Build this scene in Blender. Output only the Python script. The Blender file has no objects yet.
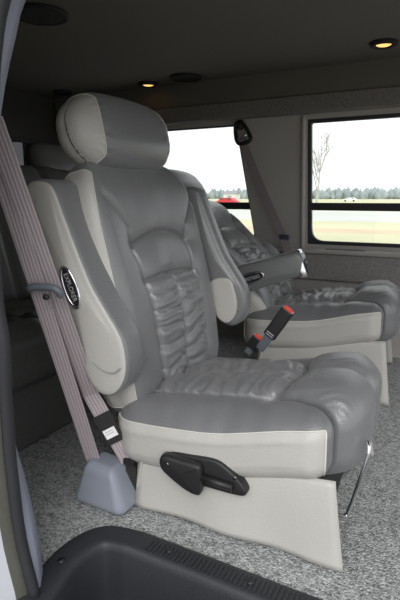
import bpy, bmesh, math, random
import numpy as np
from mathutils import Vector, Matrix

random.seed(4)
SC = bpy.context.scene
COL = SC.collection
R = math.radians

# ------------------------------------------------------------------ camera (van axes: X forward, Y across, Z up, floor z=0)
F_PX = 500.0
CAM_H = 0.90
PITCH = math.atan(103 / F_PX)
YAW = R(28)
FWD = np.array([-math.sin(YAW) * math.cos(PITCH), math.cos(YAW) * math.cos(PITCH), -math.sin(PITCH)])
RGT = np.array([math.cos(YAW), math.sin(YAW), 0.0])
UPV = np.cross(RGT, FWD)
CAM = np.array([0, 0, CAM_H])


def at(u, v, Y):
    """point of the plane Y seen at pixel (u, v): used to read real positions off the photo"""
    r = FWD + RGT * (u - 200) / F_PX - UPV * (v - 300) / F_PX
    return CAM + r * (Y / r[1])


cam_data = bpy.data.cameras.new('camera')
cam_data.sensor_width = 36
cam_data.lens = 36 * F_PX / 600
cam_data.clip_end = 3000
cam_data.clip_start = 0.02
cam = bpy.data.objects.new('camera', cam_data)
COL.objects.link(cam)
cam.location = (0, 0, CAM_H)
cam.rotation_euler = (R(90) - PITCH, 0, YAW)
SC.camera = cam

SC.view_settings.view_transform = 'Standard'
SC.view_settings.look = 'None'
SC.view_settings.gamma = 1
SC.view_settings.use_curve_mapping = False
SC.view_settings.exposure = 0.1


# ------------------------------------------------------------------ materials
def srgb(r, g, b):
    def f(c):
        c /= 255
        return c / 12.92 if c <= .04045 else ((c + .055) / 1.055) ** 2.4
    return (f(r), f(g), f(b), 1)


def mat(name, rgb, rough=.5, bump=0, scale=60, var=0, metal=0, spec=.5, coat=0, detail=4, stretch=None, sheen=0):
    m = bpy.data.materials.new(name)
    m.use_nodes = True
    nt = m.node_tree
    b = nt.nodes['Principled BSDF']
    b.inputs['Roughness'].default_value = rough
    b.inputs['Metallic'].default_value = metal
    b.inputs['Specular IOR Level'].default_value = spec
    b.inputs['Coat Weight'].default_value = coat
    b.inputs['Sheen Weight'].default_value = sheen
    c = srgb(*rgb)
    b.inputs['Base Color'].default_value = c
    tc = nt.nodes.new('ShaderNodeTexCoord')
    mp = nt.nodes.new('ShaderNodeMapping')
    nt.links.new(tc.outputs['Object'], mp.inputs['Vector'])
    if stretch:
        mp.inputs['Scale'].default_value = stretch
    if bump or var:
        n = nt.nodes.new('ShaderNodeTexNoise')
        n.inputs['Scale'].default_value = scale
        n.inputs['Detail'].default_value = detail
        nt.links.new(mp.outputs['Vector'], n.inputs['Vector'])
        if bump:
            bp = nt.nodes.new('ShaderNodeBump')
            bp.inputs['Strength'].default_value = bump
            bp.inputs['Distance'].default_value = .004
            nt.links.new(n.outputs['Fac'], bp.inputs['Height'])
            nt.links.new(bp.outputs['Normal'], b.inputs['Normal'])
        if var:
            rp = nt.nodes.new('ShaderNodeValToRGB')
            rp.color_ramp.elements[0].position = .3
            rp.color_ramp.elements[1].position = .7
            rp.color_ramp.elements[0].color = tuple(x * (1 - var) for x in c[:3]) + (1,)
            rp.color_ramp.elements[1].color = tuple(min(1, x * (1 + var)) for x in c[:3]) + (1,)
            nt.links.new(n.outputs['Fac'], rp.inputs['Fac'])
            nt.links.new(rp.outputs['Color'], b.inputs['Base Color'])
    return m


def emis(name, rgb, s):
    m = bpy.data.materials.new(name)
    m.use_nodes = True
    b = m.node_tree.nodes['Principled BSDF']
    b.inputs['Base Color'].default_value = srgb(*rgb)
    b.inputs['Emission Color'].default_value = srgb(*rgb)
    b.inputs['Emission Strength'].default_value = s
    return m


M = {}
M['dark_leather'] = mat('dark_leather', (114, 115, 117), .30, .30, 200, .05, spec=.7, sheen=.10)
M['ruched_leather'] = mat('ruched_leather', (114, 115, 117), .36, .3, 200, .05)
M['light_leather'] = mat('light_leather', (181, 179, 174), .42, .22, 220, .03)
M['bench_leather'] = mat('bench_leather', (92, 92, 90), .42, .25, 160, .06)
M['thread'] = mat('thread', (206, 206, 198), .8, var=.1, scale=400)
M['piping'] = mat('piping', (150, 152, 148), .5, var=.05, scale=200)
M['black_plastic'] = mat('black_plastic', (32, 32, 34), .42, .2, 500, .05)
M['well_plastic'] = mat('well_plastic', (44, 46, 50), .5, .3, 300, .08)
M['rubber'] = mat('rubber', (34, 35, 40), .6, .15, 200, .08)
M['grey_plastic'] = mat('grey_plastic', (134, 140, 152), .45, .1, 300, .03)
M['dark_grey_plastic'] = mat('dark_grey_plastic', (92, 98, 106), .45, .1, 300, .03)
M['jamb_trim'] = mat('jamb_trim', (132, 136, 152), .5, .1, 200, .03)
M['chrome'] = mat('chrome', (225, 226, 230), .12, metal=1, var=.02, scale=50)
M['steel'] = mat('steel', (120, 120, 122), .35, metal=1, var=.05, scale=80)
M['webbing_label'] = mat('webbing_label', (235, 235, 235), .6, var=.02, scale=200)
M['black_fabric'] = mat('black_fabric', (38, 36, 36), .8, .3, 400, .1)
M['red_button'] = mat('red_button', (214, 62, 48), .4, var=.05, scale=100)
M['wall_vinyl'] = mat('wall_vinyl', (172, 167, 163), .65, .3, 320, .04)
M['wall_fabric'] = mat('wall_fabric', (142, 138, 136), .85, .6, 130, .25)
M['valance_fabric'] = mat('valance_fabric', (116, 113, 110), .85, .6, 130, .25)
M['rear_trim_shaded'] = mat('rear_trim_shaded', (62, 60, 58), .8, .3, 200, .08)  # base colour darkened to stand in for the shade deep in the van
M['headliner'] = mat('headliner', (104, 101, 92), .9, .3, 300, .06)
M['speaker_black'] = mat('speaker_black', (26, 26, 25), .7, .5, 500, .2)
M['body_paint'] = mat('body_paint', (172, 175, 182), .3, var=.02, scale=3, coat=.4)
M['body_gap'] = mat('body_gap', (74, 74, 68), .6, var=.08, scale=80)
M['lamp_lens'] = emis('lamp_lens', (255, 190, 112), 1.5)
M['print_grey'] = mat('print_grey', (176, 178, 184), .5, var=.03, scale=200)
M['tongue_blue'] = mat('tongue_blue', (58, 60, 84), .45, var=.05, scale=100)


def carpet():
    m = mat('carpet', (120, 124, 122), .95, 0, 90)
    nt = m.node_tree
    b = nt.nodes['Principled BSDF']
    tc = nt.nodes.new('ShaderNodeTexCoord')
    v = nt.nodes.new('ShaderNodeTexVoronoi')
    v.inputs['Scale'].default_value = 190
    n = nt.nodes.new('ShaderNodeTexNoise')
    n.inputs['Scale'].default_value = 34
    n.inputs['Detail'].default_value = 5
    for x in (v, n):
        nt.links.new(tc.outputs['Object'], x.inputs['Vector'])
    sep = nt.nodes.new('ShaderNodeSeparateColor')
    nt.links.new(v.outputs['Color'], sep.inputs['Color'])
    add = nt.nodes.new('ShaderNodeMath'); add.operation = 'MULTIPLY_ADD'
    add.inputs[1].default_value = .55
    nt.links.new(sep.outputs['Red'], add.inputs[0])
    mul = nt.nodes.new('ShaderNodeMath'); mul.operation = 'MULTIPLY'; mul.inputs[1].default_value = .45
    nt.links.new(n.outputs['Fac'], mul.inputs[0])
    nt.links.new(mul.outputs[0], add.inputs[2])
    rp = nt.nodes.new('ShaderNodeValToRGB')
    rp.color_ramp.elements[0].position = .15
    rp.color_ramp.elements[0].color = srgb(96, 99, 100)
    rp.color_ramp.elements[1].position = .85
    rp.color_ramp.elements[1].color = srgb(206, 209, 208)
    nt.links.new(add.outputs[0], rp.inputs['Fac'])
    nt.links.new(rp.outputs['Color'], b.inputs['Base Color'])
    bp = nt.nodes.new('ShaderNodeBump')
    bp.inputs['Strength'].default_value = .8
    bp.inputs['Distance'].default_value = .006
    bp.invert = True
    nt.links.new(v.outputs['Distance'], bp.inputs['Height'])
    nt.links.new(bp.outputs['Normal'], b.inputs['Normal'])
    return m


def webbing(name, rgb, axis='X'):
    """ribbed seat-belt cloth: stripes run along the strap (uses the strap's own UV)"""
    m = mat(name, rgb, .6)
    nt = m.node_tree
    b = nt.nodes['Principled BSDF']
    uv = nt.nodes.new('ShaderNodeUVMap')
    sx = nt.nodes.new('ShaderNodeSeparateXYZ')
    nt.links.new(uv.outputs['UV'], sx.inputs[0])
    w = nt.nodes.new('ShaderNodeMath'); w.operation = 'MULTIPLY'; w.inputs[1].default_value = 2 * math.pi * 5
    nt.links.new(sx.outputs['X'], w.inputs[0])
    s = nt.nodes.new('ShaderNodeMath'); s.operation = 'SINE'
    nt.links.new(w.outputs[0], s.inputs[0])
    rp = nt.nodes.new('ShaderNodeValToRGB')
    c = srgb(*rgb)
    rp.color_ramp.elements[0].position = 0
    rp.color_ramp.elements[0].color = tuple(x * .80 for x in c[:3]) + (1,)
    rp.color_ramp.elements[1].position = .45
    rp.color_ramp.elements[1].color = c
    nt.links.new(s.outputs[0], rp.inputs['Fac'])
    nt.links.new(rp.outputs['Color'], b.inputs['Base Color'])
    bp = nt.nodes.new('ShaderNodeBump'); bp.inputs['Strength'].default_value = .3; bp.inputs['Distance'].default_value = .002
    nt.links.new(s.outputs[0], bp.inputs['Height'])
    nt.links.new(bp.outputs['Normal'], b.inputs['Normal'])
    return m


def glass(name, tint, gloss=.06):
    m = bpy.data.materials.new(name)
    m.use_nodes = True
    nt = m.node_tree
    nt.nodes.clear()
    o = nt.nodes.new('ShaderNodeOutputMaterial')
    mx = nt.nodes.new('ShaderNodeMixShader')
    mx.inputs[0].default_value = gloss
    t = nt.nodes.new('ShaderNodeBsdfTransparent')
    t.inputs[0].default_value = tint
    g = nt.nodes.new('ShaderNodeBsdfGlossy')
    g.inputs['Roughness'].default_value = .02
    nt.links.new(t.outputs[0], mx.inputs[1])
    nt.links.new(g.outputs[0], mx.inputs[2])
    nt.links.new(mx.outputs[0], o.inputs['Surface'])
    return m


M['carpet'] = carpet()
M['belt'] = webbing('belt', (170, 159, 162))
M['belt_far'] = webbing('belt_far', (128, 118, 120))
M['pane'] = glass('pane', (.97, .985, .985, 1), .03)
M['dark_pane'] = glass('dark_pane', (.05, .05, .06, 1), .08)
M['grass'] = mat('grass', (202, 201, 166), .95, 0, .12, .12, detail=8)
M['pasture'] = mat('pasture', (208, 208, 170), .95, 0, .1, .10, detail=8)
M['dirt'] = mat('dirt', (214, 194, 165), .95, 0, .3, .08)
M['pale_lot'] = mat('pale_lot', (204, 206, 200), .9, 0, .1, .06)
M['gravel'] = mat('gravel', (150, 148, 147), .95, .3, 20, .12)
M['hazed_forest'] = mat('hazed_forest', (150, 160, 160), 1, 0, .3, .25)  # distance haze is put into this pale bluish base colour
M['bark'] = mat('bark', (186, 182, 174), .95, 0, 3, .15)
M['white_paint'] = mat('white_paint', (235, 236, 236), .4, var=.02, scale=2)
M['red_paint'] = mat('red_paint', (200, 52, 58), .4, var=.03, scale=2)
M['shed_wall'] = mat('shed_wall', (214, 214, 210), .8, var=.05, scale=1)
M['shed_roof'] = mat('shed_roof', (150, 152, 156), .7, var=.05, scale=1)
M['car_glass'] = mat('car_glass', (60, 70, 80), .15, var=.02, scale=5)


# ------------------------------------------------------------------ object helpers
def link(name, V, Fc, m, parent=None, smooth=True, uv=None):
    me = bpy.data.meshes.new(name)
    me.from_pydata([tuple(map(float, v)) for v in V], [], [tuple(map(int, f)) for f in Fc])
    me.validate()
    for p in me.polygons:
        p.use_smooth = smooth
    mats = m if isinstance(m, (list, tuple)) else [m]
    for x in mats:
        me.materials.append(M[x] if isinstance(x, str) else x)
    if uv is not None:
        l = me.uv_layers.new(name='UVMap')
        for lp in me.loops:
            l.data[lp.index].uv = uv[lp.vertex_index]
    me.update()
    o = bpy.data.objects.new(name, me)
    COL.objects.link(o)
    if parent is not None:
        o.parent = parent
    return o


def fix_normals(o):
    bm = bmesh.new(); bm.from_mesh(o.data)
    bmesh.ops.recalc_face_normals(bm, faces=bm.faces)
    bm.to_mesh(o.data); bm.free()
    return o


def thing(name, label, cat, loc=(0, 0, 0), rz=0, group=None):
    o = bpy.data.objects.new(name, None)
    o.empty_display_size = .1
    COL.objects.link(o)
    o.location = loc
    o.rotation_euler = (0, 0, rz)
    return tag(o, label, cat, group)


def tag(o, label, cat, group=None):
    o['label'] = label
    o['category'] = cat
    if group:
        o['group'] = group
    return o


def struct(o):
    o['kind'] = 'structure'
    return o


class MB:
    """collects shapes into one mesh"""
    def __init__(s):
        s.V = []; s.F = []

    def add(s, V, Fc):
        k = len(s.V)
        s.V += [tuple(v) for v in V]
        s.F += [tuple(i + k for i in f) for f in Fc]
        return s

    def box(s, x0, x1, y0, y1, z0, z1):
        V = [(x, y, z) for x in (x0, x1) for y in (y0, y1) for z in (z0, z1)]
        return s.add(V, [(0, 1, 3, 2), (4, 6, 7, 5), (0, 4, 5, 1), (2, 3, 7, 6), (0, 2, 6, 4), (1, 5, 7, 3)])

    def build(s, name, m, parent=None, smooth=False, bevel=0, seg=2):
        o = fix_normals(link(name, s.V, s.F, m, parent, smooth))
        if bevel:
            b = o.modifiers.new('bevel', 'BEVEL')
            b.width = bevel; b.segments = seg; b.limit_method = 'ANGLE'
            for p in o.data.polygons:
                p.use_smooth = True
            w = o.modifiers.new('wn', 'WEIGHTED_NORMAL')
            w.keep_sharp = False
        return o


def tube_data(pts, r, n=8, closed=False, rr=None):
    P = [Vector(p) for p in pts]
    N = len(P)
    V = []; Fc = []
    prev = None
    for i, p in enumerate(P):
        if closed:
            t = P[(i + 1) % N] - P[i - 1]
        else:
            t = P[min(i + 1, N - 1)] - P[max(i - 1, 0)]
        t.normalize()
        if prev is None:
            a = Vector((0, 0, 1)) if abs(t.z) < .9 else Vector((1, 0, 0))
            u = (a - t * a.dot(t)).normalized()
        else:
            u = (prev - t * prev.dot(t)).normalized()
        prev = u
        w = t.cross(u)
        ra = rr[i] if rr is not None else r
        for k in range(n):
            a = 2 * math.pi * k / n
            V.append(p + (u * math.cos(a) + w * math.sin(a)) * ra)
    M_ = N if closed else N - 1
    for i in range(M_):
        j = (i + 1) % N
        for k in range(n):
            l = (k + 1) % n
            Fc.append((i * n + k, i * n + l, j * n + l, j * n + k))
    if not closed:
        Fc.append(tuple(range(n))[::-1])
        Fc.append(tuple((N - 1) * n + k for k in range(n)))
    return V, Fc


def tube(name, pts, r, m, parent=None, n=8, closed=False, rr=None):
    return link(name, *tube_data(pts, r, n, closed, rr), m, parent)


def smooth_path(pts, k=6, closed=False):
    """Catmull-Rom through the points"""
    P = [np.array(p, float) for p in pts]
    N = len(P)
    out = []
    for i in range(N if closed else N - 1):
        if closed:
            a, b, c, d = P[i - 1], P[i], P[(i + 1) % N], P[(i + 2) % N]
        else:
            a, b, c, d = P[max(i - 1, 0)], P[i], P[i + 1], P[min(i + 2, N - 1)]
        for j in range(k):
            t = j / k
            out.append(.5 * ((2 * b) + (c - a) * t + (2 * a - 5 * b + 4 * c - d) * t * t + (3 * b - a - 3 * c + d) * t ** 3))
    if not closed:
        out.append(P[-1])
    return out


def frame(origin, ex, ey, ez):
    ex, ey, ez, origin = map(lambda q: np.array(q, float), (ex, ey, ez, origin))
    return lambda V: origin + np.outer(V[:, 0], ex) + np.outer(V[:, 1], ey) + np.outer(V[:, 2], ez)


def slab_data(outline, t0, t1, r, bulge=0, nr=5, ncap=7):
    """outline [(a,b)] ccw, extruded from t0 to t1 with rounded rims; both caps domed by bulge. Returns V (a,b,t), faces, tags"""
    O = np.array(outline, float)
    n = len(O)
    tan = np.roll(O, -1, 0) - np.roll(O, 1, 0)
    tan /= np.linalg.norm(tan, axis=1)[:, None]
    nrm = np.stack([tan[:, 1], -tan[:, 0]], 1)
    area = .5 * np.sum(O[:, 0] * np.roll(O[:, 1], -1) - np.roll(O[:, 0], -1) * O[:, 1])
    if area < 0:
        nrm = -nrm
    cen = O.mean(0)
    rings = []; tags = []

    def caprings(t, sgn):
        inner = O - nrm * r
        for k in range(ncap, 0, -1):
            s = k / ncap
            yield cen + (inner - cen) * s, t + sgn * bulge * (1 - s * s), s
    lo = list(caprings(t0, -1))[::-1]
    for pts, t, s in lo:
        rings.append((pts, t)); tags.append(0)
    for k in range(1, nr + 1):
        a = math.pi / 2 * k / nr
        rings.append((O - nrm * r * (1 - math.sin(a)), t0 + r * (1 - math.cos(a)))); tags.append(1 if k > nr * .5 else 0)
    for k in range(0, nr):
        a = math.pi / 2 * (1 - k / nr)
        rings.append((O - nrm * r * (1 - math.sin(a)), t1 - r * (1 - math.cos(a)))); tags.append(1 if k < nr * .5 else 2)
    for pts, t, s in caprings(t1, 1):
        rings.append((pts, t)); tags.append(2)
    V = []
    for pts, t in rings:
        for q in pts:
            V.append((q[0], q[1], t))
    V.append((cen[0], cen[1], t0 - bulge)); V.append((cen[0], cen[1], t1 + bulge))
    Fc = []; T = []
    for i in range(len(rings) - 1):
        for k in range(n):
            l = (k + 1) % n
            Fc.append((i * n + k, i * n + l, (i + 1) * n + l, (i + 1) * n + k))
            T.append(tags[i] if tags[i] == tags[i + 1] else (1 if 1 in (tags[i], tags[i + 1]) else tags[i]))
    L = len(rings) - 1
    for k in range(n):
        l = (k + 1) % n
        Fc.append((len(V) - 2, l, k)); T.append(0)
        Fc.append((len(V) - 1, L * n + k, L * n + l)); T.append(2)
    return np.array(V), Fc, np.array(T)


def vnoise(x, y, seed=0):
    """smooth value noise in 0..1"""
    xi = np.floor(x).astype(int); yi = np.floor(y).astype(int)
    fx = x - xi; fy = y - yi
    fx = fx * fx * (3 - 2 * fx); fy = fy * fy * (3 - 2 * fy)

    def h(a, b):
        v = np.sin(a * 127.1 + b * 311.7 + seed * 74.7) * 43758.5453
        return v - np.floor(v)
    return (h(xi, yi) * (1 - fx) + h(xi + 1, yi) * fx) * (1 - fy) + (h(xi, yi + 1) * (1 - fx) + h(xi + 1, yi + 1) * fx) * fy


def dist_poly(X, Y, pts):
    d = np.full(X.shape, 1e9)
    for (ax, ay), (bx, by) in zip(pts[:-1], pts[1:]):
        vx, vy = bx - ax, by - ay
        L = vx * vx + vy * vy + 1e-12
        t = np.clip(((X - ax) * vx + (Y - ay) * vy) / L, 0, 1)
        d = np.minimum(d, np.hypot(X - ax - t * vx, Y - ay - t * vy))
    return d


def rbox(h, r, res):
    """rounded box as one welded grid; returns raw lattice points, mapped points, faces, box-face index per face"""
    n = [max(4, int(round(2 * h[i] / res))) for i in range(3)]
    ax = [np.linspace(-h[i], h[i], n[i] + 1) for i in range(3)]
    idx = []; quads = []; fid = []

    def key(i, j, k):
        return (i * (n[1] + 1) + j) * (n[2] + 1) + k
    for a in range(3):
        b, c = (a + 1) % 3, (a + 2) % 3
        for side in (0, 1):
            I, J = np.meshgrid(np.arange(n[b]), np.arange(n[c]), indexing='ij')
            I = I.ravel(); J = J.ravel()

            def kk(di, dj):
                t = [None] * 3
                t[a] = np.full(I.shape, n[a] if side else 0)
                t[b] = I + di; t[c] = J + dj
                return key(*t)
            q = np.stack([kk(0, 0), kk(1, 0), kk(1, 1), kk(0, 1)], 1)
            if not side:
                q = q[:, ::-1]
            quads.append(q)
            fid.append(np.full(len(q), a * 2 + side))
    Q = np.concatenate(quads); fid = np.concatenate(fid)
    u, inv = np.unique(Q.ravel(), return_inverse=True)
    Q = inv.reshape(-1, 4)
    k = u % (n[2] + 1); j = (u // (n[2] + 1)) % (n[1] + 1); i = u // ((n[2] + 1) * (n[1] + 1))
    P = np.stack([ax[0][i], ax[1][j], ax[2][k]], 1)
    hh = np.array(h); rr = np.array(r)
    C = np.clip(P, -(hh - rr), hh - rr)
    D = (P - C) / rr
    D /= np.maximum(np.linalg.norm(D, axis=1), 1e-9)[:, None]
    return P, C + D * rr, Q, fid


def normals(V, Q):
    fn = np.cross(V[Q[:, 2]] - V[Q[:, 0]], V[Q[:, 3]] - V[Q[:, 1]])
    N = np.zeros_like(V)
    for c in range(4):
        np.add.at(N, Q[:, c], fn)
    return N / np.maximum(np.linalg.norm(N, axis=1), 1e-12)[:, None]


def part_of(name, V, Q, sel, m, parent):
    q = Q[sel]
    u, inv = np.unique(q.ravel(), return_inverse=True)
    return link(name, V[u], inv.reshape(-1, 4), m, parent)


def border(Q, sel):
    """ordered chains of the edges between selected and other faces"""
    ed = {}
    for q, s in zip(Q, sel):
        for a, b in zip(q, np.roll(q, -1)):
            k = (min(a, b), max(a, b))
            ed.setdefault(k, []).append(s)
    nb = {}
    for (a, b), s in ed.items():
        if len(s) == 2 and s[0] != s[1]:
            nb.setdefault(a, []).append(b); nb.setdefault(b, []).append(a)
    seen = set(); chains = []
    for st in sorted(nb, key=lambda k: len(nb[k])):
        if st in seen:
            continue
        ch = [st]; seen.add(st)
        while True:
            nx = [x for x in nb[ch[-1]] if x not in seen]
            if not nx:
                break
            ch.append(nx[0]); seen.add(nx[0])
        closed = ch[0] in nb[ch[-1]] and len(ch) > 3
        chains.append((ch, closed))
    return chains


def relax(P, closed, it=4):
    P = np.array(P)
    for _ in range(it):
        if closed:
            P = (np.roll(P, 1, 0) + 2 * P + np.roll(P, -1, 0)) / 4
        else:
            P[1:-1] = (P[:-2] + 2 * P[1:-1] + P[2:]) / 4
    return P


def seam_tubes(name, V, N, Q, sel, r, m, parent, lift=.0005):
    for ch, closed in border(Q, sel):
        if len(ch) < 12:
            continue
        P = relax(V[ch] + N[ch] * lift, closed)
        link(name, *tube_data(P, r, 6, closed), m, parent)


# ------------------------------------------------------------------ captain's chairs
OX, OY = -.29, .27          # seat frame is authored from its near front hem corner; the Empty sits at the middle of its base

ARM_OUT = [(-.66, .358), (-.625, .378), (-.600, .42), (-.594, .47), (-.608, .535), (-.650, .598), (-.698, .67), (-.740, .76), (-.782, .86),
           (-.806, .918), (-.826, .940), (-.855, .948), (-.895, .944), (-.920, .918), (-.905, .86), (-.868, .75), (-.825, .63), (-.775, .50), (-.735, .405), (-.70, .365)]


def make_cushion(root, lift, dx):
    hx, hy, hz = .355, .298, .116
    P, V, Q, fid = rbox((hx, hy, hz), (.11, .20, .088), .0040)
    V = V.copy()
    # front swells forward and up, rear narrows a little, seam line sags at the rear
    fx = (V[:, 0] + hx) / (2 * hx)
    sm = np.clip((fx - .45) / .5, 0, 1)
    V[:, 2] += .038 * sm * sm * (3 - 2 * sm) + .026 * (1 - (V[:, 1] / hy) ** 2) * (V[:, 2] > 0)
    V[:, 2] += -.010 * np.exp(-((fx - .35) / .3) ** 2) * np.clip((np.abs(V[:, 1]) - .12) / .15, 0, 1)
    V[:, 0] += .020 * (1 - (V[:, 1] / hy) ** 2) * np.clip(fx - .6, 0, 1) / .4
    N = normals(V, Q)
    x = V[:, 0] - .037; y = V[:, 1]
    top = np.clip((N[:, 2] + .15) / .4, 0, 1)
    front = np.clip(N[:, 0] * 1.5, 0, 1)
    yc = .165
    arc = [(.085 + .045 * (1 - (t / yc) ** 2), t) for t in np.linspace(-yc, yc, 13)]
    rad = []
    for s in (-1, 1):
        rad.append([(.085, s * yc), (.15, s * .180), (.22, s * .210), (.29, s * .245), (.34, s * .270), (.42, s * .285)])
    g_side = [[(-.4, s * yc), (.085, s * yc)] for s in (-1, 1)]
    mid = [(-.4, 0), (.13, 0)]
    d = np.zeros(len(V))

    def groove(pts, w, dep, mask=top):
        dd = dist_poly(x, y, pts)
        return -mask * dep * (1.05 * np.exp(-(dd / (w * .62)) ** 2) + .5 * np.exp(-(dd / (w * 2.6)) ** 2) + .35 * np.exp(-(dd / (w * 6)) ** 2))
    for g in g_side:
        d += groove(g, .009, .016)
    d += groove(arc, .010, .020)
    for g in rad:
        d += groove(g, .008, .022, np.maximum(top, front))
    d += groove(mid, .008, .012)
    d += groove([(.13, 0), (.42, 0)], .006, .014, np.maximum(top, front))
    allg = np.minimum.reduce([dist_poly(x, y, g) for g in g_side + rad + [arc, [(.13, 0), (.42, 0)]]])
    yr = np.interp(x, [.085, .15, .22, .29, .34, .42], [.165, .18, .21, .245, .27, .285])
    infront = (x > .085 + .045 * np.clip(1 - (y / yc) ** 2, 0, 1)) & (np.abs(y) < yr)
    bol = (np.abs(y) > yc) & ~infront
    d += np.maximum(top, front) * (1 - np.exp(-(allg / .035) ** 2)) * np.where(infront, .009, np.where(bol, .004, 0))
    # pulls that fan out from the seams over the front pillows
    d += np.where(infront, 1, 0) * top * .0007 * np.exp(-((allg - .03) / .03) ** 2) * np.sin(2 * np.pi * (y / .021 + 1.5 * vnoise(x * 14, y * 10, 8)))
    # pillow rise of the front band and bolsters
    inside = (np.abs(y) < yc) & (x < .10)
    din = np.minimum(np.minimum(np.abs(np.abs(y) - yc), np.abs(y)), .10 - x)
    ru = np.where(inside, np.clip(din / .02, 0, 1), 0) * top
    colside = np.where(y > 0, 1.0, 0.0)
    wv = vnoise(x * 9 + colside * 17, y * 11, 3)
    wr = 2.4 * np.abs(np.sin(np.pi * (x / .068 + 0.7 * wv + .5 * colside + y * .8))) ** .7 - 1.5 + .5 * np.sin(2 * np.pi * (x / .040 + 1.6 * vnoise(x * 14, y * 17 + 9, 5)))
    d += ru * .0042 * wr
    # fine pulls across the front band near the seams
    dr = dist_poly(x, y, arc)
    d += top * np.where(x > .10, 1, 0) * .0022 * np.exp(-((dr - .03) / .04) ** 2) * np.sin(2 * np.pi * (y / .028 + vnoise(x * 12, y * 12, 8)))
    dn = np.abs(np.abs(y) - .2)
    d += top * .0022 * (vnoise(x * 26, y * 9, 2) - .5) * 2
    sides = np.clip(np.abs(N[:, 1]) * 1.4 - .3, 0, 1)
    d += sides * .004 * (vnoise(x * 9, V[:, 2] * 9, 6) - .5) * 2
    V = V + N * d[:, None]
    V[:, 2] += .075 * (V[:, 0] - .10) - .035 * np.clip((.45 - fx) / .45, 0, 1) * np.clip(1 - (V[:, 1] / .24) ** 2, 0, 1) * (N[:, 2] > .2)
    V += np.array([-.358 + dx, .298, .240 + lift]) - np.array([OX, OY, 0])
    N = normals(V, Q)
    pz = P[Q].mean(1)[:, 2]
    light = ((fid == 2) | (fid == 3)) & (pz < .060) & (P[Q].mean(1)[:, 0] < .30)
    part_of('cushion', V, Q, ~light, 'dark_leather', root)
    for k, nm in ((2, 'cushion_side_panel'), (3, 'cushion_side_panel')):
        o = part_of(nm, V, Q, light & (fid == k), 'light_leather', root)
        o['label'] = 'light grey leather side panel'
    seam_tubes('stitching', V, N, Q, light, .0022, 'thread', root, .001)


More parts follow.
